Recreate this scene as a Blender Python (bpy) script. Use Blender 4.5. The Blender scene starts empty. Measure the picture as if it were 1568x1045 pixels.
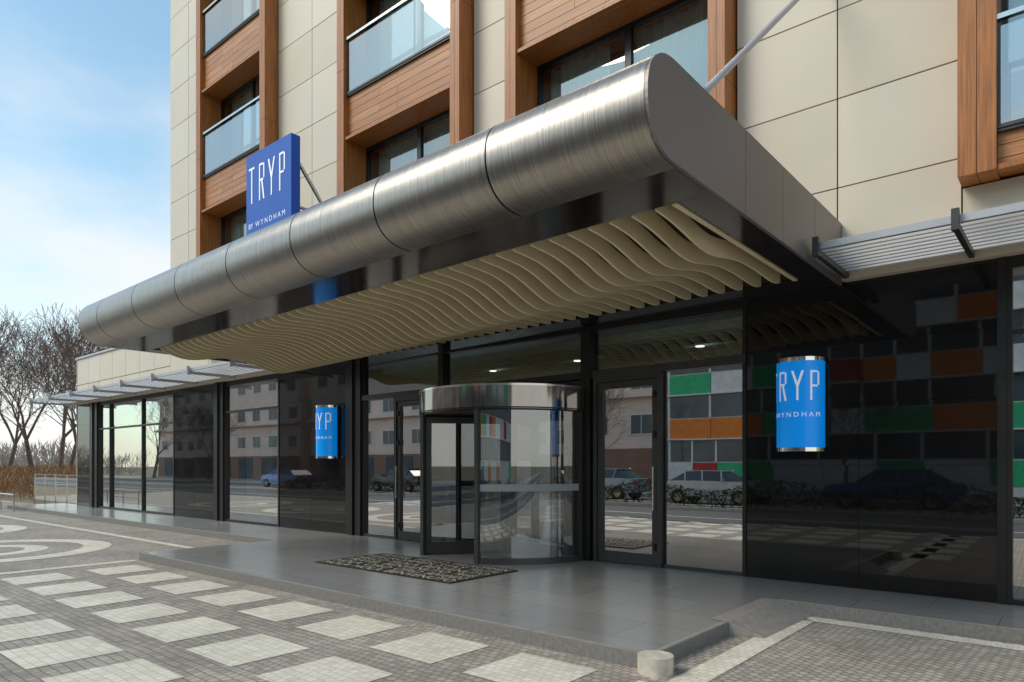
import bpy, math, random
from mathutils import Vector, Matrix
random.seed(7)
R=math.radians
scene=bpy.context.scene
scene.view_settings.view_transform='Standard'
try: scene.view_settings.look='None'
except Exception: pass
scene.view_settings.exposure=0

# ------------------------------------------------------------ materials
def new_mat(name):
    m=bpy.data.materials.new(name); m.use_nodes=True
    nt=m.node_tree; b=nt.nodes['Principled BSDF']
    return m,nt,b
def S(b,k,v):
    if k in b.inputs: b.inputs[k].default_value=v
def mat(name,col,rough=.5,metal=0,var=.12,scale=3,stretch=(1,1,1),bump=0,detail=5,spec=.5,emit=0,rvar=.06,coat=0):
    m,nt,b=new_mat(name); N=nt.nodes; L=nt.links
    S(b,'Metallic',metal); S(b,'Specular IOR Level',spec); S(b,'Coat Weight',coat)
    tc=N.new('ShaderNodeTexCoord'); mp=N.new('ShaderNodeMapping'); mp.inputs['Scale'].default_value=stretch
    L.new(tc.outputs['Object'],mp.inputs['Vector'])
    no=N.new('ShaderNodeTexNoise'); no.inputs['Scale'].default_value=scale; no.inputs['Detail'].default_value=detail
    L.new(mp.outputs[0],no.inputs['Vector'])
    r=N.new('ShaderNodeValToRGB'); r.color_ramp.elements[0].position=.3; r.color_ramp.elements[1].position=.7
    r.color_ramp.elements[0].color=[max(0,c*(1-var)) for c in col]+[1]
    r.color_ramp.elements[1].color=[min(1,c*(1+var)) for c in col]+[1]
    L.new(no.outputs['Fac'],r.inputs[0]); L.new(r.outputs[0],b.inputs['Base Color'])
    mr=N.new('ShaderNodeMapRange'); mr.inputs[3].default_value=max(0,rough-rvar); mr.inputs[4].default_value=rough+rvar
    L.new(no.outputs['Fac'],mr.inputs[0]); L.new(mr.outputs[0],b.inputs['Roughness'])
    if bump:
        bp=N.new('ShaderNodeBump'); bp.inputs['Strength'].default_value=bump; bp.inputs['Distance'].default_value=.01
        L.new(no.outputs['Fac'],bp.inputs['Height']); L.new(bp.outputs[0],b.inputs['Normal'])
    if emit:
        L.new(r.outputs[0],b.inputs['Emission Color']); S(b,'Emission Strength',emit)
    return m
def brick_mat(name,c1,c2,cm,bw,bh,mortar,rough=.7,offset=.5,bump=.4,stain=.25,stain_scale=.7,rot=0,spec=.4):
    m,nt,b=new_mat(name); N=nt.nodes; L=nt.links
    S(b,'Roughness',rough); S(b,'Specular IOR Level',spec)
    tc=N.new('ShaderNodeTexCoord'); mp=N.new('ShaderNodeMapping'); mp.inputs['Rotation'].default_value=(0,0,rot)
    L.new(tc.outputs['Object'],mp.inputs['Vector'])
    nz=N.new('ShaderNodeTexNoise'); nz.inputs['Scale'].default_value=2.2
    L.new(mp.outputs[0],nz.inputs['Vector'])
    vs=N.new('ShaderNodeVectorMath'); vs.operation='SCALE'; vs.inputs['Scale'].default_value=.06 if bw<.3 else 0
    L.new(nz.outputs['Color'],vs.inputs[0])
    va=N.new('ShaderNodeVectorMath'); va.operation='ADD'; L.new(mp.outputs[0],va.inputs[0]); L.new(vs.outputs[0],va.inputs[1])
    bt=N.new('ShaderNodeTexBrick'); bt.inputs['Scale'].default_value=1; bt.inputs['Brick Width'].default_value=bw; bt.inputs['Row Height'].default_value=bh
    bt.inputs['Mortar Size'].default_value=mortar; bt.inputs['Mortar Smooth'].default_value=.3; bt.offset=offset
    bt.inputs['Color1'].default_value=c1+(1,); bt.inputs['Color2'].default_value=c2+(1,); bt.inputs['Mortar'].default_value=cm+(1,)
    L.new(va.outputs[0],bt.inputs['Vector'])
    n2=N.new('ShaderNodeTexNoise'); n2.inputs['Scale'].default_value=stain_scale; n2.inputs['Detail'].default_value=8; n2.inputs['Roughness'].default_value=.65
    L.new(mp.outputs[0],n2.inputs['Vector'])
    mr=N.new('ShaderNodeMapRange'); mr.inputs[1].default_value=.3; mr.inputs[2].default_value=.7; mr.inputs[3].default_value=1-stain; mr.inputs[4].default_value=1+stain*.6
    L.new(n2.outputs['Fac'],mr.inputs[0])
    mx=N.new('ShaderNodeVectorMath'); mx.operation='SCALE'; L.new(bt.outputs['Color'],mx.inputs[0]); L.new(mr.outputs[0],mx.inputs['Scale'])
    L.new(mx.outputs[0],b.inputs['Base Color'])
    if bump:
        inv=N.new('ShaderNodeMath'); inv.operation='SUBTRACT'; inv.inputs[0].default_value=1; L.new(bt.outputs['Fac'],inv.inputs[1])
        bp=N.new('ShaderNodeBump'); bp.inputs['Strength'].default_value=bump; bp.inputs['Distance'].default_value=.008
        L.new(inv.outputs[0],bp.inputs['Height']); L.new(bp.outputs[0],b.inputs['Normal'])
    mr2=N.new('ShaderNodeMapRange'); mr2.inputs[3].default_value=rough-.12; mr2.inputs[4].default_value=min(1,rough+.12)
    L.new(n2.outputs['Fac'],mr2.inputs[0]); L.new(mr2.outputs[0],b.inputs['Roughness'])
    return m
def glass(name,base,tint=(.8,.85,.83),refl=(.9,.92,.92),rough=0.0,wob=.05):
    m=bpy.data.materials.new(name); m.use_nodes=True; nt=m.node_tree; N=nt.nodes; L=nt.links
    N.clear(); o=N.new('ShaderNodeOutputMaterial'); mix=N.new('ShaderNodeMixShader')
    t=N.new('ShaderNodeBsdfTransparent'); t.inputs[0].default_value=tint+(1,)
    g=N.new('ShaderNodeBsdfGlossy'); g.inputs[0].default_value=refl+(1,); g.inputs['Roughness'].default_value=rough
    f=N.new('ShaderNodeFresnel'); f.inputs[0].default_value=1.5
    mr=N.new('ShaderNodeMapRange'); mr.inputs[3].default_value=base; mr.inputs[4].default_value=1
    tc=N.new('ShaderNodeTexCoord'); nz=N.new('ShaderNodeTexNoise'); nz.inputs['Scale'].default_value=.8; nz.inputs['Detail'].default_value=0
    L.new(tc.outputs['Object'],nz.inputs['Vector'])
    bp=N.new('ShaderNodeBump'); bp.inputs['Strength'].default_value=wob; bp.inputs['Distance'].default_value=.02
    L.new(nz.outputs['Fac'],bp.inputs['Height']); L.new(bp.outputs[0],g.inputs['Normal'])
    L.new(f.outputs[0],mr.inputs[0]); L.new(mr.outputs[0],mix.inputs[0]); L.new(t.outputs[0],mix.inputs[1]); L.new(g.outputs[0],mix.inputs[2]); L.new(mix.outputs[0],o.inputs[0])
    return m

M={}
M['cream']=mat('cream_panel',(.69,.59,.455),.4,0,.04,.7)
M['cream2']=mat('cream_panel_b',(.66,.565,.43),.43,0,.05,.9)
M['cream3']=mat('cream_panel_c',(.71,.615,.48),.38,0,.04,.6)
M['joint']=mat('dark_joint',(.07,.055,.04),.8)
M['woodv']=mat('wood_vertical',(.40,.140,.032),.42,0,.34,14,(3,3,.12),.15)
M['woodh']=mat('wood_horizontal',(.43,.175,.055),.42,0,.28,14,(.12,3,3),.15)
M['woodh2']=mat('wood_horizontal_b',(.49,.215,.075),.42,0,.28,13,(.12,3,3),.15)
M['wooddk']=mat('wood_dark_gap',(.05,.018,.006),.7)
M['black']=mat('black_aluminium',(.018,.016,.015),.35,0,.1,4)
M['grey']=mat('dark_grey_aluminium',(.075,.072,.068),.38,.4,.1,4)
M['stone']=mat('polished_black_granite',(.010,.008,.007),.025,0,.25,60,(1,1,1),0,4,.60,0,.01)
M['steel']=mat('stainless_steel',(.62,.59,.55),.18,1,.08,10,(1,1,.1))
M['drum']=mat('dark_mirror_steel',(.33,.30,.27),.09,1,.06,6,(1,1,.2))
M['chrome']=mat('chrome',(.8,.77,.72),.08,1,.05,10)
M['brushed']=mat('brushed_metal',(.37,.325,.285),.30,1,.34,12,(34,.22,.22),.20,9,.5,0,.09)
M['endmetal']=mat('satin_metal_cladding',(.245,.215,.20),.45,.55,.04,2)
M['soffit']=mat('gloss_black_soffit',(.018,.014,.012),.12,0,.2,3,spec=.55)
M['fin']=mat('cream_fin',(.84,.71,.45),.55,0,.04,2)
M['recess']=mat('recess_dark',(.055,.042,.026),.8)
M['alu']=mat('aluminium_louvre',(.50,.50,.52),.4,.35,.06,4)
M['shop']=glass('shopfront_glass',.58,(.66,.72,.70),(.98,.95,.92))
M['trans']=glass('transom_glass',.22,(.60,.74,.70),(.9,.95,.93))
M['drumglass']=glass('curved_door_glass',.24,(.78,.83,.82),(.95,.95,.95),0,0)
M['win']=glass('window_glass',.24,(.68,.82,.78))
M['rail']=glass('balustrade_glass',.34,(.82,.84,.83),(.95,.94,.92))
M['curt']=mat('sheer_curtain',(.72,.78,.73),.9,0,.08,5,(6,6,.3))
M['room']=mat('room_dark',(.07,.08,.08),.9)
M['iwall']=mat('lobby_wall',(.22,.19,.16),.7,0,.2,.6)
M['ifloor']=mat('lobby_floor',(.14,.13,.12),.2,0,.1,2)
M['iceil']=mat('lobby_ceiling',(.62,.70,.68),.8)
M['blue']=mat('blue_sign_panel',(.006,.10,.50),.35,0,.06,2)
M['bluelit']=mat('blue_lightbox',(.0,.23,.72),.3,0,.04,2,emit=.5)
M['whitelit']=mat('white_letters',(.85,.87,.9),.4,0,.03,2,emit=.3)
M['white']=mat('white_paint',(.75,.76,.78),.4,0,.05,2)
M['frost']=mat('frosted_band',(.40,.41,.40),.5,0,.03,2)
M['lamp']=mat('downlight',(1,.93,.8),.4,0,.01,1,emit=2.5)
M['tile']=brick_mat('platform_granite',(.27,.252,.232),(.30,.282,.262),(.13,.12,.11),1.2,.6,.004,.23,.5,.03,.08,.35,0,.5)
M['edge']=mat('granite_edge',(.21,.195,.178),.6,0,.2,30,bump=.2)
M['ramp']=mat('flamed_granite',(.32,.28,.245),.7,0,.15,14,bump=.2)
M['cobble']=brick_mat('grey_setts',(.35,.297,.245),(.50,.43,.36),(.22,.185,.15),.075,.075,.006,.75,.5,.5,.28,.9)
M['cobble2']=brick_mat('grey_setts_fan',(.37,.315,.26),(.53,.46,.385),(.20,.165,.138),.07,.07,.006,.75,.5,.5,.28,.9,.5)
M['light']=brick_mat('light_setts',(.72,.64,.51),(.86,.78,.65),(.56,.48,.37),.075,.075,.004,.7,.5,.3,.15,1.3)
M['limestone']=mat('limestone',(.62,.55,.44),.7,0,.2,12,bump=.3)
M['asphalt']=mat('asphalt',(.09,.088,.085),.85,0,.3,25,bump=.3)
M['kerb']=mat('concrete_kerb',(.6,.57,.52),.8,0,.2,8)
M['paving']=brick_mat('pavement_slabs',(.34,.31,.28),(.38,.35,.31),(.12,.12,.11),.5,.5,.01)
M['earth']=mat('dry_grass_earth',(.22,.165,.10),.95,0,.4,1.5,bump=.4)
M['bark']=mat('bark',(.19,.13,.105),.9,0,.3,8)
M['twig']=mat('dry_twigs',(.30,.16,.075),.9,0,.5,3)
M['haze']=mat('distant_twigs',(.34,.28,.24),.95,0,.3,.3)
M['leaf']=mat('hedge_leaf',(.06,.08,.03),.7,0,.5,4)
M['mat']=mat('doormat_rubber',(.022,.017,.013),.9,0,.3,30,bump=.3)
M['mattext']=mat('doormat_print',(.58,.52,.42),.9,0,.3,30)
M['pink']=mat('pinkish_render',(.80,.64,.55),.85,0,.08,.8)
M['brownr']=mat('brown_render',(.26,.155,.115),.85,0,.12,.8)
M['green']=mat('green_panel',(.03,.48,.2),.5); M['red']=mat('red_panel',(.5,.035,.03),.5); M['orange']=mat('orange_panel',(.85,.24,.03),.5)
M['wpanel']=mat('white_panel',(.80,.79,.77),.5)
M['gwin']=mat('distant_window',(.07,.09,.11),.08,0,.3,.6)
M['tyre']=mat('tyre',(.02,.02,.02),.8)

# ------------------------------------------------------------ mesh builder
class MB:
    def __init__(s): s.v=[];s.f=[];s.m=[];s.mats=[];s.sm=[]
    def mi(s,k):
        if k not in s.mats: s.mats.append(k)
        return s.mats.index(k)
    def add(s,vs,fs,k,smooth=False):
        o=len(s.v); s.v+= [tuple(p) for p in vs]; i=s.mi(k)
        for f in fs: s.f.append(tuple(a+o for a in f)); s.m.append(i); s.sm.append(smooth)
    def box(s,x0,x1,y0,y1,z0,z1,k):
        if x0>x1:x0,x1=x1,x0
        if y0>y1:y0,y1=y1,y0
        if z0>z1:z0,z1=z1,z0
        s.add([(x0,y0,z0),(x1,y0,z0),(x1,y1,z0),(x0,y1,z0),(x0,y0,z1),(x1,y0,z1),(x1,y1,z1),(x0,y1,z1)],
              [(0,3,2,1),(4,5,6,7),(0,1,5,4),(1,2,6,5),(2,3,7,6),(3,0,4,7)],k)
    def quad(s,a,b,c,d,k): s.add([a,b,c,d],[(0,1,2,3)],k)
    def cyl(s,x,y,z0,z1,r,k,n=24,r2=None):
        r2=r if r2 is None else r2
        vs=[(x+r*math.cos(2*math.pi*i/n),y+r*math.sin(2*math.pi*i/n),z0) for i in range(n)]+[(x+r2*math.cos(2*math.pi*i/n),y+r2*math.sin(2*math.pi*i/n),z1) for i in range(n)]
        s.add(vs,[(i,(i+1)%n,n+(i+1)%n,n+i) for i in range(n)],k,True)
        s.add(vs,[tuple(range(n))[::-1],tuple(range(n,2*n))],k)
    def tube(s,a,b,r,k,n=8,r2=None):
        a=Vector(a);b=Vector(b);d=(b-a)
        if d.length<1e-6:return
        d.normalize(); u=d.orthogonal().normalized(); w=d.cross(u); r2=r if r2 is None else r2
        vs=[a+(u*math.cos(2*math.pi*i/n)+w*math.sin(2*math.pi*i/n))*r for i in range(n)]+[b+(u*math.cos(2*math.pi*i/n)+w*math.sin(2*math.pi*i/n))*r2 for i in range(n)]
        s.add(vs,[(i,(i+1)%n,n+(i+1)%n,n+i) for i in range(n)],k,True)
        if n>4: s.add(vs,[tuple(range(n))[::-1],tuple(range(n,2*n))],k)
    def arc(s,cx,cy,r,a0,a1,z0,z1,k,n=16,th=None):
        A=[a0+(a1-a0)*i/n for i in range(n+1)]
        if th is None:
            vs=[(cx+r*math.cos(a),cy+r*math.sin(a),z0) for a in A]+[(cx+r*math.cos(a),cy+r*math.sin(a),z1) for a in A]
            s.add(vs,[(i,i+1,n+2+i,n+1+i) for i in range(n)],k,True)
        else:
            s.arc(cx,cy,r,a0,a1,z0,z1,k,n); s.arc(cx,cy,r-th,a0,a1,z0,z1,k,n)
            for z in (z0,z1):
                vs=[(cx+r*math.cos(a),cy+r*math.sin(a),z) for a in A]+[(cx+(r-th)*math.cos(a),cy+(r-th)*math.sin(a),z) for a in A]
                s.add(vs,[(i,i+1,n+2+i,n+1+i) for i in range(n)],k)
    def done(s,name,parent=None,bevel=0,xf=None):
        me=bpy.data.meshes.new(name); v=s.v if xf is None else [xf(p) for p in s.v]
        me.from_pydata(v,[],s.f)
        for k in s.mats: me.materials.append(M[k])
        me.polygons.foreach_set('material_index',s.m); me.polygons.foreach_set('use_smooth',s.sm)
        me.update()
        ob=bpy.data.objects.new(name,me); scene.collection.objects.link(ob)
        if parent: ob.parent=parent
        if bevel:
            b=ob.modifiers.new('bevel','BEVEL'); b.width=bevel; b.segments=2; b.limit_method='ANGLE'
        return ob
def empty(name):
    e=bpy.data.objects.new(name,None); scene.collection.objects.link(e); return e
def text_geo(body,size,align='CENTER'):
    cu=bpy.data.curves.new('t','FONT'); cu.body=body; cu.size=size; cu.align_x=align; cu.resolution_u=3
    ob=bpy.data.objects.new('t',cu); scene.collection.objects.link(ob); bpy.context.view_layer.update()
    dg=bpy.context.evaluated_depsgraph_get(); me=bpy.data.meshes.new_from_object(ob.evaluated_get(dg))
    vs=[tuple(v.co) for v in me.vertices]; fs=[tuple(p.vertices) for p in me.polygons]
    bpy.data.objects.remove(ob); bpy.data.meshes.remove(me); bpy.data.curves.remove(cu)
    return vs,fs

YF=8.45
# ============================================================ HOTEL
hotel=empty('hotel_building')
bays=[(-17.4,-14.1),(-11.4,-8.0),(-7.0,-3.42),(-1.0,2.6)]
solid=[(-19.65,-17.42),(-14.08,-11.42),(-7.98,-7.02),(-3.40,-1.02),(2.62,6.0)]
TOP=17.5
zj=[3.62,4.72,5.75,6.78,7.81,8.84,9.87,10.9,11.93,12.96,13.99,15.02,16.05,17.5]
w=MB(); CR=['cream','cream','cream2','cream3']
for a,b in solid:
    w.box(a,b,8.492,9.7,3.62,TOP,'joint')
    n=max(1,round((b-a)/1.15)); 
    for i in range(n):
        x0=a+(b-a)*i/n; x1=a+(b-a)*(i+1)/n
        for j in range(len(zj)-1):
            if zj[j]<4 : continue
            dy=random.uniform(0,.0025)
            w.box(x0+.008,x1-.008,8.45+dy,8.488,zj[j]+.008,zj[j+1]-.008,random.choice(CR))
xs=[-19.65,-17.4,-14.1,-11.4,-8,-7,-5.1,-3.41,-2.21,-1.0,.8,2.6,6]
for i in range(len(xs)-1):
    w.box(xs[i]+.008,xs[i+1]-.008,8.45,8.488,3.63,4.395 if i not in (0,2,4,7,8,11) else 4.712,random.choice(CR))
w.box(-19.6,6,8.494,9.7,3.62,4.38,'joint')
w.box(-19.64,6,9.72,20,3.65,TOP,'cream')
for i in range(7):
    x0=-27+i*1.05
    for z0,z1 in ((3.63,4.3),(4.31,5.2)):
        w.box(x0+.008,x0+1.05-.008,8.45,8.488,z0+.005,z1-.005,random.choice(CR))
w.box(-27,-19.66,8.492,20,3.62,5.19,'joint'); w.box(-27.06,-19.66,8.40,20,5.2,5.26,'alu'); w.box(-27.04,-27.005,8.44,20,0,5.195,'cream')
w.done('wall_panels',hotel)
bands=[(4.41,4.80),(7.92,8.80),(10.95,11.88),(14.0,14.92),(17.05,17.5)]
fr=MB(); gl=MB(); rl=MB(); cu=MB()
for bi,(a,b) in enumerate(bays):
    cw=.32 if bi==3 else .22
    for c0,c1 in ((a,a+cw),(b-cw,b)):
        h=(c1-c0)/2
        for z0,z1 in ((4.41,6.3),(6.308,9.3),(9.308,12.4),(12.408,TOP)):
            fr.box(c0,c0+h-.003,8.12,8.78,z0,z1,'woodv'); fr.box(c0+h+.003,c1,8.12,8.78,z0,z1,'woodv')
        fr.box(c0+.02,c1-.02,8.13,8.77,4.42,TOP-.01,'wooddk')
    ia=a+cw; ib=b-cw
    for k,(z0,z1) in enumerate(bands):
        fr.box(ia+.002,ib-.002,8.26,8.9,z0+.02,z1-.012,'woodv')
        n=max(2,round((z1-z0)/.155)); hh=(z1-z0)/n
        for i in range(n):
            cut=ia+(ib-ia)*(.5 if i%2 else .33)
            for p,q in ((ia+.004,cut-.003),(cut+.003,ib-.004)):
                fr.box(p,q,8.235,8.262,z0+i*hh+.004,z0+(i+1)*hh-.004,random.choice(('woodh','woodh','woodh2')))
        fr.box(ia+.003,ib-.003,8.15,8.234,z0-.002,z0+.05,'woodv')
        fr.box(ia+.003,ib-.003,8.19,8.95,z1-.01,z1+.02,'grey')
    for k in range(len(bands)-1):
        z0=bands[k][1]+.02; z1=bands[k+1][0]+.02
        y=8.72; m=(ia+ib)/2+.1
        for p,q in ((ia,ia+.05),(m-.05,m+.05),(ib-.05,ib)):
            fr.box(p,q,y-.05,y+.03,z0,z1,'black')
        fr.box(ia+.05,ib-.05,y-.049,y+.029,z0,z0+.07,'black'); fr.box(ia+.05,ib-.05,y-.049,y+.029,z1-.07,z1,'black')
        for p,q in ((ia,m),(m,ib)):
            t=random.uniform(-.008,.008)
            gl.quad((p,y+t,z0),(q,y-t,z0),(q,y-t+t*.5,z1),(p,y+t+t*.5,z1),'win')
        nn=90; vs=[];fs=[]
        lo=ia+.06; hi=ib-.06
        for i in range(nn+1):
            x=lo+(hi-lo)*i/nn; yy=8.92+.04*math.sin(i*1.15+bi)+.02*math.sin(i*.37+k)
            vs+=[(x,yy,z0),(x,yy,z1)]
        gap=(.43+.06*math.sin(bi*2+k), .53) if (bi+k)%3 else (.70,.74)
        for i in range(nn):
            u=i/nn
            if gap[0]<u<gap[1]: continue
            fs.append((2*i,2*i+2,2*i+3,2*i+1))
        cu.add(vs,fs,'curt',True)
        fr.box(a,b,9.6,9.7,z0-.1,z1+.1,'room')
        yb=8.19
        rl.quad((ia+.03,yb,z0+.03),(ib-.03,yb,z0+.03),(ib-.03,yb,z0+1.0),(ia+.03,yb,z0+1.0),'rail')
        rl.box(ia,ib,yb-.03,yb+.03,z0+1.06,z0+1.11,'steel')
        for x in (ia+.02,(ia*2+ib)/3,(ia+2*ib)/3,ib-.02):
            rl.box(x-.012,x+.012,yb+.01,yb+.035,z0,z0+1.06,'grey')
        rl.box(ia,ib,yb-.015,yb+.02,z0+.0,z0+.035,'grey')
fr.done('wood_frames_and_windows',hotel); gl.done('window_glass',hotel); rl.done('balustrades',hotel); cu.done('curtains',hotel)

# ground floor
g=MB(); Z0=.12; ZT=3.62
def slab(x0,x1,rows,cols=1,y=YF):
    g.box(x0+.01,x1-.01,y+.03,y+.25,Z0,ZT,'black')
    for c in range(cols):
        a=x0+(x1-x0)*c/cols; b=x0+(x1-x0)*(c+1)/cols
        for r in range(rows):
            z0=Z0+(ZT-Z0)*r/rows; z1=Z0+(ZT-Z0)*(r+1)/rows
            t=random.uniform(-.0012,.0012); t2=random.uniform(-.0012,.0012); o=.002
            P=[(a+.002,y+o+t,z0+.002),(b-.002,y+o-t,z0+.002),(b-.002,y+o-t+t2,z1-.002),(a+.002,y+o+t+t2,z1-.002)]
            Q=[(p[0],y+.028,p[2]) for p in P]
            g.add(P+Q,[(0,1,2,3),(0,4,5,1),(1,5,6,2),(2,6,7,3),(3,7,4,0)],'stone')
slab(-3.27,-.70,5,2); slab(-14.04,-11.50,5,2); slab(-19.4,-17.04,5,2); slab(-27.0,-25.7,5,1)
for x0,x1 in ((-11.5,-11.02),(-17.04,-16.57),(-25.7,-25.05),(-.70,-.62)):
    g.box(x0+.001,x1-.001,8.40 if x1-x0>.1 else 8.43,8.62,Z0,ZT,'black')
    if x1-x0>.3: g.box((x0+x1)/2-.03,(x0+x1)/2+.03,8.36,8.399,Z0,ZT,'black')
g.box(-27,6,8.46,8.62,3.50,3.618,'black')
def bars(xl,zl,x0,x1,z0,z1,wd=.05,k='black',y0=8.44,y1=8.56):
    for x in xl: g.box(x-wd/2,x+wd/2,y0,y1,z0,z1,k)
    for z in zl: g.box(x0,x1,y0+.004,y1-.004,z-wd/2,z+wd/2,k)
bars([-25.02,-24.05,-21.55,-19.43],[.15,2.72],-25.05,-19.4,Z0,3.5)
bars([-16.54,-14.07],[.15,2.85],-16.57,-14.04,Z0,3.5)
bars([-.6,2.0,4.0],[.15,2.85],-.62,6,Z0,3.5)
bars([-10.99,-3.3],[],-11.02,-3.27,Z0,3.5)
g.box(-11.0,-3.28,8.42,8.56,2.80,2.90,'grey')
g.box(-5.74,-5.58,8.38,8.6,Z0,3.5,'black'); g.box(-8.80,-8.68,8.40,8.58,2.90,3.5,'black'); g.box(-8.62,-8.50,8.38,8.6,Z0,2.8,'black')
def door(x0,x1,zt=2.72,hand=1):
    g.box(x0-.06,x0,8.41,8.57,Z0,2.8,'grey'); g.box(x1,x1+.06,8.41,8.57,Z0,2.8,'grey'); g.box(x0,x1,8.411,8.569,zt,2.8,'grey')
    s=.09
    g.box(x0+.006,x0+s,8.435,8.50,Z0+.01,zt-.006,'grey'); g.box(x1-s,x1-.006,8.435,8.50,Z0+.01,zt-.006,'grey')
    g.box(x0+s,x1-s,8.436,8.499,Z0+.01,Z0+.17,'grey'); g.box(x0+s,x1-s,8.436,8.499,zt-.1,zt-.006,'grey')
    hx=x1-.045 if hand>0 else x0+.045
    g.tube((hx,8.37,.9),(hx,8.37,1.5),.013,'steel')
    for z in (.95,1.45): g.tube((hx,8.37,z),(hx,8.44,z),.009,'steel')
    for z in (.35,1.9,2.45): g.box(hx-.02,hx+.02,8.405,8.434,z,z+.09,'black')
door(-5.48,-4.50,hand=1); door(-9.95,-9.05,hand=-1)
g.box(-4.42,-3.32,8.45,8.55,Z0,Z0+.05,'grey'); g.box(-10.97,-10.03,8.45,8.55,Z0,Z0+.05,'grey')
g.done('ground_floor_cladding',hotel)
s=MB()
def pane(x0,x1,z0,z1,k='shop',y=8.50):
    t=random.uniform(-.004,.004)*(x1-x0); u=random.uniform(-.003,.003)
    s.quad((x0,y-t,z0),(x1,y+t,z0),(x1,y+t+u,z1),(x0,y-t+u,z1),k)
for a,b in ((-25.05,-24.05),(-24.05,-21.55),(-21.55,-19.4),(-16.57,-14.04),(-.62,2),(2,4),(4,6)):
    pane(a,b,Z0,2.8); pane(a,b,2.8,3.5)
for a,b in ((-11.02,-8.74),(-8.74,-5.66),(-5.66,-3.27)): pane(a,b,2.85,3.5,'trans')
pane(-4.42,-3.32,Z0,2.8); pane(-10.97,-10.03,Z0,2.8); pane(-5.42,-4.55,Z0+.1,2.65,y=8.47); pane(-9.9,-9.1,Z0+.1,2.65,y=8.47)
s.done('shopfront_glazing',hotel)
r=MB()
r.box(-27,6,8.63,14,.02,.115,'ifloor'); r.box(-27,6,14,14.1,0,3.6,'iwall'); r.box(-27,6,8.63,14,3.52,3.6,'iceil')
r.box(-27,-26.9,8.6,14,0,3.6,'iwall'); r.box(6,6.1,8.45,14,0,3.6,'iwall')
for x in (-19,-14.04,-11.2,-3.2):
    r.box(x-.06,x+.06,8.7,14,.12,3.5,'iwall')
# linear ceiling baffles and downlights
for i in range(17):
    yy=9.0+i*.28
    r.box(-11.1,-3.3,yy,yy+.05,3.38,3.515,'iceil')
for x in (-8.9,-6.9,-4.6):
    r.cyl(x,9.98,3.36,3.37,.07,'lamp',16); r.cyl(x,12.2,3.36,3.37,.07,'lamp',16)
r.box(-9.6,-5.4,12.6,13.3,.12,1.2,'woodh'); r.box(-9.7,-5.3,12.5,13.4,1.2,1.26,'black')
r.box(-9.6,-5.4,13.9,13.99,1.4,3.0,'woodh2')
for x in (-9.5,-5.0): r.cyl(x,11.0,.12,3.38,.22,'iwall')
for (x0,x1,z1,yy) in ((-16.4,-15.1,2.2,8.95),(-24.9,-19.6,2.3,9.05)):
    nn=int((x1-x0)*26); vs=[];fs=[]
    for i in range(nn+1):
        x=x0+(x1-x0)*i/nn; q=yy+.05*math.sin(i*.9)+.02*math.sin(i*.31); vs+=[(x,q,.12),(x,q,z1)]
    for i in range(nn): fs.append((2*i,2*i+2,2*i+3,2*i+1))
    r.add(vs,fs,'curt',True)
r.done('lobby_interior',hotel)

# ============================================================ REVOLVING DOOR
rd=MB(); cx,cy,RR=-7.1,8.36,1.38
aL=math.atan2(-1.13,-.87); aR=math.atan2(-1.29,.5)
rd.arc(cx,cy,RR+.06,-math.pi,0,2.32,2.66,'drum',48,.12)
rd.arc(cx,cy,RR+.068,-math.pi,0,2.64,2.67,'steel',48,.14)
rd.cyl(cx,cy,2.30,2.325,RR+.0,'black',48); 
rd.cyl(cx,cy,2.63,2.638,RR+.0,'black',48)
rd.arc(cx,cy,RR+.064,-math.pi,0,2.325,2.345,'black',48)
aS=-math.pi; 
rd.arc(cx,cy,RR,aS,aL,Z0,2.3,'drumglass',14); rd.arc(cx,cy,RR,aR,0,Z0,2.3,'drumglass',20)
for a,b in ((aS,aL),(aR,0)):
    rd.arc(cx,cy,RR+.03,a,b,Z0,Z0+.09,'grey',16,.06)
    rd.arc(cx,cy,RR+.006,a,b,1.15,1.25,'frost',16)
for a in (aL,aR,-.02,-math.pi+.02):
    rd.box(cx+RR*math.cos(a)-.035,cx+RR*math.cos(a)+.035,cy+RR*math.sin(a)-.035,cy+RR*math.sin(a)+.035,Z0,2.32,'grey')
for ang in (-2.25,-2.25+2.094,-2.25+4.189):
    ux,uy=math.cos(ang),math.sin(ang); nx,ny=-uy,ux
    def wb(r0,r1,z0,z1,k,t=.03):
        vs=[]
        for z in (z0,z1):
            for rr,tt in ((r0,-t),(r1,-t),(r1,t),(r0,t)):
                vs.append((cx+ux*rr+nx*tt,cy+uy*rr+ny*tt,z))
        rd.add(vs,[(0,3,2,1),(4,5,6,7),(0,1,5,4),(1,2,6,5),(2,3,7,6),(3,0,4,7)],k)
    wb(.06,.15,Z0+.02,2.28,'black'); wb(RR-.13,RR-.04,Z0+.02,2.28,'black'); wb(.15,RR-.13,Z0+.02,Z0+.2,'black',.028); wb(.15,RR-.13,2.18,2.28,'black',.028)
    a0=(cx+ux*.15,cy+uy*.15); a1=(cx+ux*(RR-.13),cy+uy*(RR-.13))
    rd.quad((a0[0],a0[1],Z0+.2),(a1[0],a1[1],Z0+.2),(a1[0],a1[1],2.18),(a0[0],a0[1],2.18),'drumglass')
rd.cyl(cx,cy,Z0,2.3,.06,'black')
rd.done('revolving_door')

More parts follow.
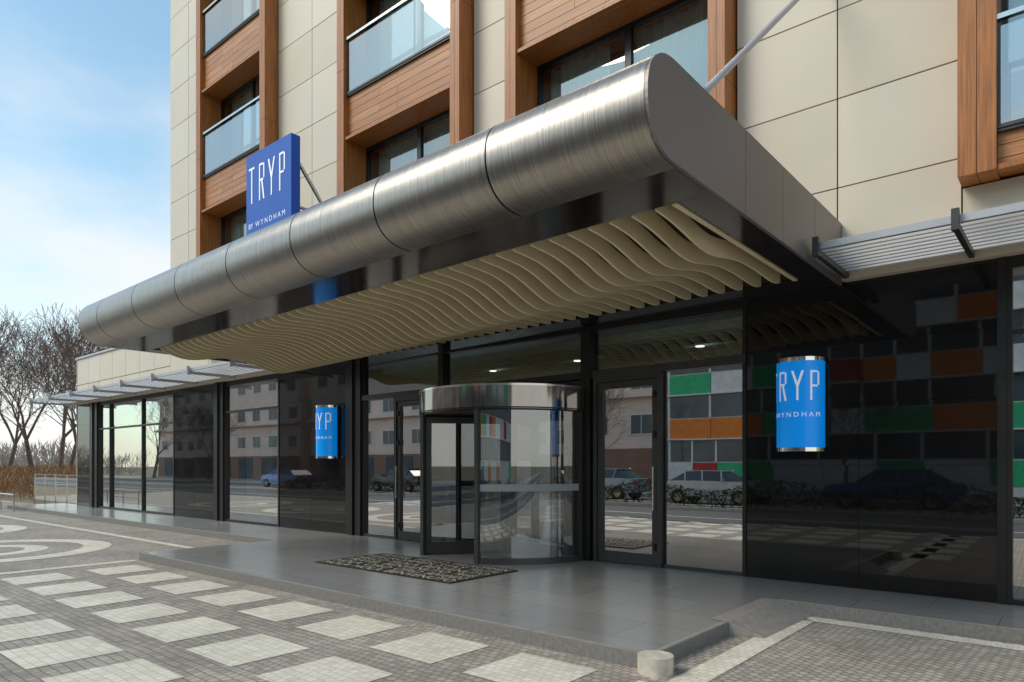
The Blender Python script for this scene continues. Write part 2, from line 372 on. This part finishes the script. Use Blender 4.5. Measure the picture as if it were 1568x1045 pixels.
# ============================================================ CANOPY
can=empty('entrance_canopy')
XR,XL=-2.17,-12.45
def tilt(p): return (p[0],p[1],p[2]+.010*(p[0]-XR))
ZTOP,ZB=4.29,3.585; zc=(ZTOP+ZB)/2; yc=4.30; ay=.39; bz=(ZTOP-ZB)/2
prof=[]
NP=28
for i in range(NP+1):
    a=math.pi/2+math.pi*i/NP
    c=math.cos(a); sn=math.sin(a)
    e=.88
    prof.append((yc+ay*math.copysign(abs(c)**e,c), zc+bz*math.copysign(abs(sn)**e,sn)))
prof=[(4.9,ZTOP)]+prof+[(4.36,ZB)]
seams=[XR,-3.57,-4.94,-6.30,-7.64,-8.98,-10.33,-11.66,XL]
n=MB()
for i in range(len(seams)-1):
    x1=seams[i]-.008; x0=seams[i+1]+.008
    L=len(prof); vs=[(x0,p[0],p[1]) for p in prof]+[(x1,p[0],p[1]) for p in prof]
    n.add(vs,[(k,k+1,L+k+1,L+k) for k in range(L-1)],'brushed',True)
    for xe in (x0,x1):
        vs=[(xe,p[0],p[1]) for p in prof[:-1]]+[(xe,p[0]+.03,zc+(p[1]-zc)*.92) for p in prof[:-1]]
        LL=L-1; n.add(vs,[(k,k+1,LL+k+1,LL+k) for k in range(LL-1)],'black')
    n.box(x0,x1,4.9,8.44,ZTOP-.03,ZTOP,'endmetal')
L=len(prof); pb=[(p[0]+.03 if p[0]<yc else p[0],zc+(p[1]-zc)*.92) for p in prof]
vs=[(XL+.01,)+p for p in pb]+[(XR-.01,)+p for p in pb]
n.add(vs,[(k,k+1,L+k+1,L+k) for k in range(L-1)],'black',True)
n.done('rounded_metal_front',can,xf=tilt)
e=MB()
for X,sg in ((XR,1),(XL,-1)):
    pf=[p for p in prof[1:-1]]
    poly=[(X+sg*.012,)+p for p in pf]+[(X+sg*.012,5.55,ZB),(X+sg*.012,5.55,ZTOP)]
    nn=len(poly); poly2=[(X-sg*.02,)+p[1:] for p in poly]
    e.add(poly+poly2,[tuple(range(nn)),tuple(range(nn,2*nn))[::-1]]+[(k,(k+1)%nn,nn+(k+1)%nn,nn+k) for k in range(nn)],'endmetal')
    for a,b in ((5.558,6.45),(6.458,7.42),(7.428,8.44)):
        e.box(X-sg*.02,X+sg*.012,a,b,ZB,ZTOP,'endmetal')
    e.box(X-sg*.03,X-sg*.021,5.2,8.44,ZB+.01,ZTOP-.01,'black')
e.done('end_cladding',can,xf=tilt)
so=MB()
YS0,YS1=4.93,7.85; XS1,XS0=-2.46,-12.15
xcuts=[XR-.022,-4.2,-6.2,-8.2,-10.2,XL+.022]
for i in range(5):
    so.box(xcuts[i+1]+.003,xcuts[i]-.003,4.36,YS0,ZB,ZB+.03,'soffit')
so.box(XS1,XR-.022,YS0+.004,8.44,ZB,ZB+.03,'soffit'); so.box(XL+.022,XS0,YS0+.004,8.44,ZB,ZB+.03,'soffit'); so.box(XS0+.003,XS1-.003,YS1,8.44,ZB,ZB+.03,'soffit')
so.box(XS0,XS1,YS0,YS1,ZTOP-.08,ZTOP-.05,'recess')
so.box(XS1,XS1+.02,YS0,YS1,ZB+.03,ZTOP-.08,'recess'); so.box(XS0-.02,XS0,YS0,YS1,ZB+.03,ZTOP-.08,'recess')
so.box(XS0,XS1,YS0-.02,YS0,ZB+.03,ZTOP-.08,'recess'); so.box(XS0,XS1,YS1,YS1+.02,ZB+.03,ZTOP-.08,'recess')
so.box(XS1-.05,XS1-.004,YS0+.003,YS1-.003,ZB-.012,ZB+.09,'fin')
so.done('soffit',can,xf=tilt)
fn=MB()
x=XS1-.20; k=0
while x>XS0+.05:
    ns=44; vs=[]; fs=[]
    dd=min(1,(XS1-x)/2.5)
    for i in range(ns+1):
        u=i/ns; yy=YS0+.02+(YS1-YS0-.04)*u
        ph=2*math.pi*(u*1.35)+ .46*(x-XS1)
        env=math.sin(math.pi*min(1,max(0,u)))**.7
        wave=(.5+.5*math.sin(ph-1.0))**1.3
        zb=ZB-.008-env*(.01+(.10+.13*dd)*wave+.02*dd)
        zt=zb+.17
        for xx,zz in ((x-.012,zb),(x+.012,zb),(x+.012,zt),(x-.012,zt)): vs.append((xx,yy,zz))
    for i in range(ns):
        o=4*i
        for j in range(4): fs.append((o+j,o+(j+1)%4,o+4+(j+1)%4,o+4+j))
    fs+=[(0,1,2,3),(4*ns+3,4*ns+2,4*ns+1,4*ns)]
    fn.add(vs,fs,'fin'); x-=.215
fn.done('wavy_fins',can,xf=tilt)
rod=MB()
def trod(x,y0=4.98):
    rod.tube((x,y0,4.36),(x,8.44,4.36+(8.44-y0)*.85),.03,'alu',12)
    rod.tube((x,y0-.05,4.27),(x,y0+.10,4.46),.048,'alu',12); rod.box(x-.05,x+.05,8.40,8.449,7.1,7.5,'grey'); rod.box(x-.06,x+.06,y0-.15,y0+.1,4.285,4.30,'grey')
trod(-2.32)
rod.done('support_rods',can)

# ============================================================ LETTERING
def letters(width,height,sw,lwf=.15):
    q=[]; lw=width*lwf; gap=(width-4*lw)/3; h=height
    def H(x0,x1,y,n=4):
        for i in range(n): 
            a=x0+(x1-x0)*i/n; b=x0+(x1-x0)*(i+1)/n; q.append(((a,y-sw/2),(b,y-sw/2),(b,y+sw/2),(a,y+sw/2)))
    def V(x,y0,y1): q.append(((x-sw/2,y0),(x+sw/2,y0),(x+sw/2,y1),(x-sw/2,y1)))
    def D(x0,y0,x1,y1): q.append(((x0-sw*.6,y0),(x0+sw*.6,y0),(x1+sw*.6,y1),(x1-sw*.6,y1)))
    x=-width/2
    H(x-sw*.4,x+lw+sw*.4,h-sw/2); V(x+lw/2,0,h-sw)
    x+=lw+gap; V(x+sw/2,0,h); H(x+sw,x+lw-sw/2,h-sw/2); V(x+lw,h*.52+sw,h-sw*.6); H(x+sw,x+lw-sw/2,h*.52+sw/2); D(x+lw,0,x+lw*.6,h*.52)
    x+=lw+gap; D(x+lw/2,h*.48,x-sw*.3,h); D(x+lw/2,h*.48,x+lw+sw*.3,h); V(x+lw/2,0,h*.48)
    x+=lw+gap; V(x+sw/2,0,h); H(x+sw,x+lw-sw/2,h-sw/2); V(x+lw,h*.45+sw,h-sw*.6); H(x+sw,x+lw-sw/2,h*.45+sw/2)
    return q
def wall_sign(X,z0,z1):
    m=MB(); r=.27; yc=8.40; n=40
    m.arc(X,yc,r,-math.pi,0,z0+.045,z1-.045,'bluelit',n)
    m.arc(X,yc,r+.008,-math.pi,0,z0,z0+.045,'chrome',n,.03); m.arc(X,yc,r+.008,-math.pi,0,z1-.045,z1,'chrome',n,.03)
    for z in (z0+.01,z1-.01):
        vs=[(X+r*math.cos(-math.pi*i/n),yc+r*math.sin(-math.pi*i/n),z) for i in range(n+1)]
        m.add(vs,[tuple(range(n+1))],'chrome')
    m.box(X-r,X+r,yc,8.449,z0+.01,z1-.01,'grey')
    def wrap(x,y,off=.004):
        a=-math.pi/2+x/r; return (X+(r+off)*math.cos(a),yc+(r+off)*math.sin(a),y)
    for q in letters(.66,.34,.022): 
        m.add([wrap(x-.05,y+z0+.59) for x,y in q],[(0,1,2,3)],'whitelit')
    vs,fs=text_geo('BY  W Y N D H A M',.078)
    m.add([wrap(v[0]*1.05-.05,v[1]+z0+.40) for v in vs],fs,'whitelit')
    return m.done('wall_sign')
wall_sign(-2.60,1.68,2.77); wall_sign(-12.05,1.66,2.75)
m=MB(); sx0,sx1,sz0,sz1=-8.16,-7.14,4.36,5.42; 
m.box(sx0,sx1,4.45,4.57,sz0,sz1,'blue')
cxs=(sx0+sx1)/2-.03
for q in letters(.80,.45,.026,.14): m.add([(cxs+x,4.446,sz0+.44+y) for x,y in q],[(0,1,2,3)],'whitelit')
vs,fs=text_geo('BY  W Y N D H A M',.092); m.add([(cxs+v[0]*1.05,4.446,sz0+.13+v[1]) for v in vs],fs,'whitelit')
for xx in (sx0+.15,sx1-.06):
    m.tube((xx,4.57,5.15),(xx,5.35,4.2),.022,'steel'); m.tube((xx,4.57,4.6),(xx,5.1,4.6),.02,'steel'); m.box(xx-.04,xx+.04,4.95,5.0,4.2,4.62,'grey')
m.done('rooftop_sign')

# ============================================================ LOUVRED AWNINGS
def awning(x0,x1,step,first):
    m=MB(); za=3.70
    for i in range(9):
        y=7.28+i*.125
        m.add([(x0,y,za),(x1,y,za),(x1,y+.085,za+.045),(x0,y+.085,za+.045),(x0,y,za-.012),(x1,y,za-.012),(x1,y+.085,za+.033),(x0,y+.085,za+.033)],
              [(0,1,2,3),(7,6,5,4),(0,4,5,1),(1,5,6,2),(2,6,7,3),(3,7,4,0)],'alu')
    x=first; ak='grey' if x0>-5 else 'alu'
    while x<=x1+.001:
        m.box(x-.025,x+.025,7.2,8.44,za-.075,za-.014,ak); m.box(x-.03,x+.03,7.16,7.22,za-.09,za+.10,ak); x+=step
    m.box(x0,x1,7.235,7.262,za-.01,za+.06,'alu'); m.box(x0,x1,8.32,8.448,za-.085,za+.0,'cream')
    m.done('louvre_awning')
awning(-2.12,6,1.18,-2.08); awning(-27.6,-12.6,1.95,-27.5)

# ============================================================ PLATFORM / GROUND
p=MB()
def ramp_poly(pts,z0,z1,k,ke):
    n=len(pts); vs=[(x,y,z1) for x,y in pts]+[(x,y,z0) for x,y in pts]
    p.add(vs,[tuple(range(n))],k); p.add(vs,[(i,n+i,n+(i+1)%n,(i+1)%n) for i in range(n)],ke)
pts=[(-29,6.9),(-11.6,6.9),(-11.6,4.5),(-2.45,4.5),(-2.45,7.2),(8,7.2),(8,8.63),(-29,8.63)]
ramp_poly(pts,-.05,Z0,'tile','edge')
po=p.done('entrance_platform',bevel=.008)
p=MB()
def edge_strip(x0,x1,y0,y1,k='ramp'):
    p.box(x0,x1,y0,y1,Z0+.0,Z0+.003,k)
for i in range(8):
    a=-11.59+i*(9.13/8); edge_strip(a+.002,a+9.13/8-.003,4.51,4.55)
edge_strip(-2.50,-2.46,4.554,7.2); edge_strip(-29,-11.6,6.91,6.95); edge_strip(-2.45,8,7.21,7.25)
p.done('edge_stones',po)
m=MB()
m.add([(-2.448,5.9,.124),(-2.448,7.198,.124),(-2.12,7.198,.006),(-2.16,6.0,.006),(-2.448,5.9,0),(-2.448,7.198,0)],[(0,3,2,1),(0,4,3),(1,2,5)],'ramp')
m.add([(-2.448,5.9,.124),(-2.448,7.198,.124),(-2.62,7.198,.1245),(-2.62,5.9,.1245)],[(0,1,2,3)],'ramp')
m.done('kerb_ramp')
m=MB(); m.cyl(-2.42,4.50,0,.13,.13,'limestone',32); m.done('stone_bollard',bevel=.012)

pl=MB()
pl.box(-40,-2.0,-.3,8.4,-.2,0,'cobble'); pl.box(-2.0,20,-.3,8.4,-.2,0,'cobble2'); plaza=pl.done('paved_plaza')
q=MB()
px,py=1.085,1.02; sxx,syy=.74,.68
for i in range(-1,8):
    for j in range(-4,1):
        x0=-3.50-i*px; y0=3.58+j*py
        if x0<-11.4: continue
        j1,j2,j3,j4=[random.uniform(-.012,.012) for _ in range(4)]
        q.quad((x0+j1,y0+j2,.004),(x0+sxx+j3,y0+j2,.004),(x0+sxx+j3,y0+syy+j4,.004),(x0+j1,y0+syy+j4,.004),'light')
q.quad((-11.72,-.2,.004),(-11.52,-.2,.004),(-11.52,4.45,.004),(-11.72,4.45,.004),'light')
q.quad((-2.25,-.2,.004),(-2.03,-.2,.004),(-2.03,6.95,.004),(-2.25,6.95,.004),'light')
q.quad((-2.03,6.95,.004),(12,6.95,.004),(12,7.15,.004),(-2.25,7.15,.004),'light')
def ring(cx,cy,r0,r1,a0=0,a1=2*math.pi,n=64):
    A=[a0+(a1-a0)*i/n for i in range(n+1)]
    vs=[(cx+r0*math.cos(a),cy+r0*math.sin(a),.004) for a in A]+[(cx+r1*math.cos(a),cy+r1*math.sin(a),.004) for a in A]
    q.add(vs,[(i,n+1+i,n+2+i,i+1) for i in range(n)],'light')
for c in (-14.9,-20.2,-25.5): ring(c,3.2,1.5,1.95); ring(c,3.2,.6,.95)
q.quad((-40,5.7,.004),(-12.4,5.7,.004),(-12.4,5.85,.004),(-40,5.85,.004),'light')
q.done('light_paving_pattern',plaza)
m=MB(); mx0,mx1,my0,my1=-8.5,-5.75,5.68,6.95
m.box(mx0,mx1,my0,my1,Z0+.001,Z0+.012,'mat')
words=['WELCOME','BIENVENIDO','HELLO','HOLA','CIAO','SALUT','WILLKOMMEN','BENVENUTO','CITY','TRAVEL','STAY','EXPLORE']
nrow=6; rh=(my1-my0-.06)/nrow
for rr in range(nrow):
    x=mx0+.06; yb=my0+.05+rr*rh
    while x<mx1-.3:
        wd=random.choice(words); vs,fs=text_geo(wd,rh*1.1,'LEFT'); wl=max(v[0] for v in vs)
        sc=1.0
        if x+wl>mx1-.05: sc=(mx1-.05-x)/wl
        m.add([(x+v[0]*sc,yb+v[1],Z0+.0145) for v in vs],fs,'mattext'); x+=wl*sc+.09
m.done('doormat')

gm=MB(); gm.quad((-900,-900,-.16),(900,-900,-.16),(900,900,-.16),(-900,900,-.16),'earth'); gm.done('ground')
m=MB(); m.box(-120,120,-7.0,-.5,-.158,-.12,'asphalt'); m.box(-120,120,-16,-8.6,-.158,-.12,'asphalt')
m.quad((-120,-3.75,-.116),(120,-3.75,-.116),(120,-3.6,-.116),(-120,-3.6,-.116),'white')
for i in range(8): m.quad((-24+i*.9,-6.6,-.115),(-23.5+i*.9,-6.6,-.115),(-23.5+i*.9,-1,-.115),(-24+i*.9,-1,-.115),'white')
m.done('road')
m=MB(); m.box(-120,120,-.5,-.302,-.158,.004,'kerb'); m.box(-120,120,-7.2,-7.0,-.158,0,'kerb'); m.box(-120,120,-8.6,-8.4,-.158,0,'kerb'); m.box(-120,120,-16.2,-16,-.158,0,'kerb'); m.done('kerb')
m=MB(); m.box(-120,120,-24,-16.2,-.15,0,'paving'); m.box(-120,120,-8.4,-7.2,-.15,-.01,'earth'); m.done('pavement')

# ============================================================ OPPOSITE SIDE (seen in reflections)
random.seed(3)
def apartment(x0,x1,H):
    m=MB()
    m.box(x0,x1,-36,-24,0,H,'pink'); m.box(x0-.2,x1+.2,-36,-23.8,H,H+.4,'kerb'); m.box(x0,x1,-23.99,-23.9,0,2.6,'brownr'); m.box(x0,x1,-23.98,-23.4,6.0,6.25,'pink')
    for fl in range(1,int(H//3)+1):
        z=fl*3+.9-.4
        if z+1.5>H: continue
        xx=x0+1.2
        while xx<x1-2:
            m.box(xx,xx+1.7,-24,-23.93,z,z+1.4,'white'); m.box(xx+.08,xx+.81,-24,-23.91,z+.08,z+1.32,'gwin'); m.box(xx+.89,xx+1.62,-24,-23.91,z+.08,z+1.32,'gwin'); xx+=3.4
    for xx in range(int(x0)+2,int(x1)-3,5):
        m.box(xx,xx+3,-23.9,-23.85,.1,2.4,'gwin')
    m.done('apartment_building')
apartment(-41.5,-21,10.5); apartment(-62,-42,12.5); apartment(-98,-64,12.5)
m=MB(); x0,x1=-20.5,22
m.box(x0,x1,-38,-24,0,14.5,'wpanel')
cols=['wpanel']*4+['green','red','orange','green','wpanel']
for fl in range(5):
    z=fl*2.8+.5
    xx=x0+.2
    while xx<x1-1:
        wv=random.choice((1.6,2.2,2.8)); c=random.choice(cols)
        m.box(xx,xx+wv-.05,-24,-23.9,z,z+1.25,c)
        m.box(xx,xx+wv-.15,-24,-23.95,z+1.33,z+2.7,'gwin'); m.box(xx+wv-.15,xx+wv-.03,-24,-23.9,z+1.3,z+2.75,'wpanel')
        xx+=wv
    m.box(x0,x1,-24,-23.7,z+2.72,z+2.8,'wpanel')
m.done('office_building')
def clump(mb,x0,x1,y0,y1,z0,z1,n,size,k,seed=1,shape=None,thin=.5,up=0):
    rnd=random.Random(seed)
    for _ in range(n):
        x=rnd.uniform(x0,x1); y=rnd.uniform(y0,y1); z=z0+(z1-z0)*rnd.random()**.7
        if shape: z=z0+(z-z0)*shape(x,y)
        c=Vector((x,y,z)); u=Vector((rnd.gauss(0,1),rnd.gauss(0,1),rnd.gauss(0,1)+up*2)).normalized()*size*rnd.uniform(.6,1.3); v=u.orthogonal().normalized()*size*thin
        mb.add([c-u,c+v,c+u,c-v],[(0,1,2,3)],k)
m=MB(); clump(m,-40,10,-8.3,-7.3,-.05,.95,12000,.07,'leaf',1,lambda x,y:.8+.2*math.sin(x*1.3)); m.done('hedge')

def car(name,X,Y,col,rot=0):
    key='paint_'+name+str(X); M[key]=mat(key,col,.25,.3,.03,2,coat=.6)
    m=MB(); wd=.88
    rt=1.45
    prof=[(-2.15,.35),(-2.2,.62),(-2.1,.85),(-1.25,.98),(-.95,1.0),(1.45,1.02),(2.05,.98),(2.18,.7),(2.12,.35)]
    cab=[(-1.15,.98),(-.45,rt-.04),(.2,rt),(1.1,rt-.05),(1.8,1.0)]
    def loft(pf,w0,w1,zr,k):
        nn=len(pf); f=lambda z:w0+(w1-w0)*max(0,min(1,(z-zr[0])/(zr[1]-zr[0])))
        vs=[(x,-f(z),z) for x,z in pf]+[(x,f(z),z) for x,z in pf]
        m.add(vs,[tuple(range(nn))[::-1],tuple(range(nn,2*nn))]+[(i,(i+1)%nn,nn+(i+1)%nn,nn+i) for i in range(nn)],k)
    loft(prof,wd,wd-.06,(.5,1.0),key); loft(cab,wd-.08,wd-.28,(1.0,rt),'gwin')
    m.box(-.5,1.15,-(wd-.27),wd-.27,rt-.035,rt+.015,key)
    for xs_ in (-.5,.35,1.15):
        for sgn in (-1,1): m.tube((xs_-.1,sgn*(wd-.07),1.0),(xs_,sgn*(wd-.27),rt),.035,key,6)
    for wx in (-1.35,1.35):
        for sgn in (-1,1):
            m.tube((wx,sgn*(wd-.2),.32),(wx,sgn*(wd+.01),.32),.33,'tyre',20); m.tube((wx,sgn*(wd-.1),.32),(wx,sgn*(wd+.02),.32),.19,'steel',14)
    for sgn in (-1,1):
        m.box(-2.17,-2.05,sgn*.55-.18,sgn*.55+.18,.65,.8,'white'); m.box(2.08,2.19,sgn*.6-.15,sgn*.6+.15,.72,.9,'red'); m.box(-.75,-.6,sgn*(wd+.06)-.06,sgn*(wd+.06)+.06,.98,1.1,key)
    ob=m.done(name); ob.location=(X,Y,-.12); ob.rotation_euler=(0,0,rot)
car('parked_car',-17.6,-11.2,(.30,.34,.40)); car('parked_car',-12.0,-11.4,(.55,.57,.6),math.pi); car('parked_car',-24,-12.0,(.6,.6,.6)); car('parked_car',-34,-12,(.05,.06,.09)); car('parked_car',-5.5,-11.2,(.08,.2,.5)); car('parked_car',-46,-11.5,(.1,.25,.6))

# ============================================================ BARE TREES
def tree_mesh(seed,height):
    rnd=random.Random(seed); m=MB()
    def br(p,d,l,r,dep):
        segs=3 if dep<3 else 2
        for sgi in range(segs):
            d2=(d+Vector((rnd.gauss(0,.10),rnd.gauss(0,.10),rnd.gauss(0,.06)+.04))).normalized()
            q=p+d2*l/segs; r2=r*(.86 if dep<3 else .75)
            m.tube(p,q,max(r,.010),'bark',6 if dep<2 else (4 if dep<4 else 3),max(r2,.007)); 
            if dep>=1 and dep<6 and sgi<segs-1 and rnd.random()<.85:
                ang=rnd.uniform(.4,.9); ax=d2.orthogonal().normalized(); ax.rotate(Matrix.Rotation(rnd.uniform(0,6.28),3,d2)); nd=d2.copy(); nd.rotate(Matrix.Rotation(ang,3,ax))
                br(q,nd,l*.62,r2*.5,dep+2 if dep<5 else 6)
            p,d,r=q,d2,r2
        if dep<6:
            for c in range(3 if dep<4 else 2):
                ang=rnd.uniform(.2,.65); ax=d.orthogonal().normalized(); ax.rotate(Matrix.Rotation(c*2.1+rnd.uniform(-.5,.5),3,d)); nd=d.copy(); nd.rotate(Matrix.Rotation(ang,3,ax))
                br(p,nd,l*rnd.uniform(.66,.82),r*.68,dep+1)
    br(Vector((0,0,-.2)),Vector((0,0,1)),height*.26,height*.016,0)
    ob=m.done('bare_tree'); return ob
t1=tree_mesh(11,10); t2=tree_mesh(23,9)
first=[t1,t2]; t1.location=(-44,14.2,0); t1.scale=(1.25,)*3; t2.location=(-49,13,0); t2.scale=(1.45,)*3
for (X,Y,sc,rz,wh) in ((-46,17,1.3,1,0),(-54,16.0,1.5,2,1),(-56,11.5,1.45,3,0),(-40,14.6,.95,4,1),(-62,18,1.6,5,0),(-60,14,1.5,2.5,1),(-68,13,1.6,.5,0),(-22,-18,.8,1,0),(-31,-19,.8,2,1),(-9,-18.5,.7,4,0),(-70,-17,1.1,.3,1),(-85,-18,1.2,2,0)):
    o=bpy.data.objects.new('bare_tree',first[wh].data); scene.collection.objects.link(o); o.location=(X,Y,-.1); o.scale=(sc,)*3; o.rotation_euler=(0,0,rz)
m=MB()
clump(m,-75,-36,9.6,24,-.1,1.5,26000,.22,'twig',5,lambda x,y:.35+.65*abs(math.sin(x*.7+y*.9)),.09,1)
m.done('dry_bushes')
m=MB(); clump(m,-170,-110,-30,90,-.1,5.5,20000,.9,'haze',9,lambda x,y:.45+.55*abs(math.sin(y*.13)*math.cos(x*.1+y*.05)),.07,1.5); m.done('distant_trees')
m=MB()
for i in range(6):
    x=-27.3-i*1.3; m.box(x-.02,x+.02,8.98,9.02,-.1,1.15,'steel')
    if i<5: m.quad((x-.04,9,.1),(x-1.26,9,.1),(x-1.26,9,1.05),(x-.04,9,1.05),'rail')
m.box(-33.9,-27.2,8.97,9.03,1.12,1.16,'steel'); m.done('glass_fence')
m=MB()
m.tube((-27.0,6.6,.55),(-33,6.6,.55),.03,'steel'); m.tube((-27.0,6.6,.3),(-33,6.6,.3),.02,'steel')
for i in range(5): m.tube((-27-i*1.5,6.6,0),(-27-i*1.5,6.6,.55),.025,'steel')
m.done('handrail')

# ============================================================ LIGHT & WORLD
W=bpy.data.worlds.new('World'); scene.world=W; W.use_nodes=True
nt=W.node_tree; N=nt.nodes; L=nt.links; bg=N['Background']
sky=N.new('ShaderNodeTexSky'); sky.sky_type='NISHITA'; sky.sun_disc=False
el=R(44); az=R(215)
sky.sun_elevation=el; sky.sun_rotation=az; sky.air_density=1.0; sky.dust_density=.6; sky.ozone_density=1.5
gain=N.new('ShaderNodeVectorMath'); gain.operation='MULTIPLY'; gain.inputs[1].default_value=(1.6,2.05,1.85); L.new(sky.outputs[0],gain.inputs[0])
tc=N.new('ShaderNodeTexCoord'); mp=N.new('ShaderNodeMapping'); mp.inputs['Scale'].default_value=(1,1,2.6); mp.inputs['Location'].default_value=(.3,.2,0)
L.new(tc.outputs['Generated'],mp.inputs['Vector'])
nz=N.new('ShaderNodeTexNoise'); nz.inputs['Scale'].default_value=2.0; nz.inputs['Detail'].default_value=7; nz.inputs['Roughness'].default_value=.5; L.new(mp.outputs[0],nz.inputs['Vector'])
sp=N.new('ShaderNodeSeparateXYZ'); L.new(tc.outputs['Generated'],sp.inputs[0])
hz=N.new('ShaderNodeMapRange'); hz.inputs[1].default_value=0; hz.inputs[2].default_value=.6; hz.inputs[3].default_value=.24; hz.inputs[4].default_value=-.08; L.new(sp.outputs['Z'],hz.inputs[0])
ad=N.new('ShaderNodeMath'); ad.operation='ADD'; L.new(nz.outputs['Fac'],ad.inputs[0]); L.new(hz.outputs[0],ad.inputs[1])
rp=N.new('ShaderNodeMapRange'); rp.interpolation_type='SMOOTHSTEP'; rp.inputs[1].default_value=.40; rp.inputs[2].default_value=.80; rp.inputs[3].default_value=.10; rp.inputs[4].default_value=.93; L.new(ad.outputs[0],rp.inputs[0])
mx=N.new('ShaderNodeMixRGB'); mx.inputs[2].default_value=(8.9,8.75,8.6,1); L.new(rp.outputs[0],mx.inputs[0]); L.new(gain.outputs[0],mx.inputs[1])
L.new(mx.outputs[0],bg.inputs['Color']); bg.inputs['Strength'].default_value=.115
sd=Vector((math.sin(az)*math.cos(el),math.cos(az)*math.cos(el),math.sin(el)))
sl=bpy.data.lights.new('sun','SUN'); sl.energy=2.0; sl.angle=R(28); sl.color=(1,.92,.80)
so_=bpy.data.objects.new('sun',sl); scene.collection.objects.link(so_); so_.rotation_euler=(-sd).to_track_quat('-Z','Y').to_euler()

cam=bpy.data.cameras.new('camera'); co=bpy.data.objects.new('camera',cam); scene.collection.objects.link(co); scene.camera=co
co.location=(0,0,1.517); co.rotation_euler=(R(90),0,R(40.14)); cam.sensor_width=36; cam.lens=24; cam.shift_y=.1215; cam.clip_end=3000; cam.clip_start=.05
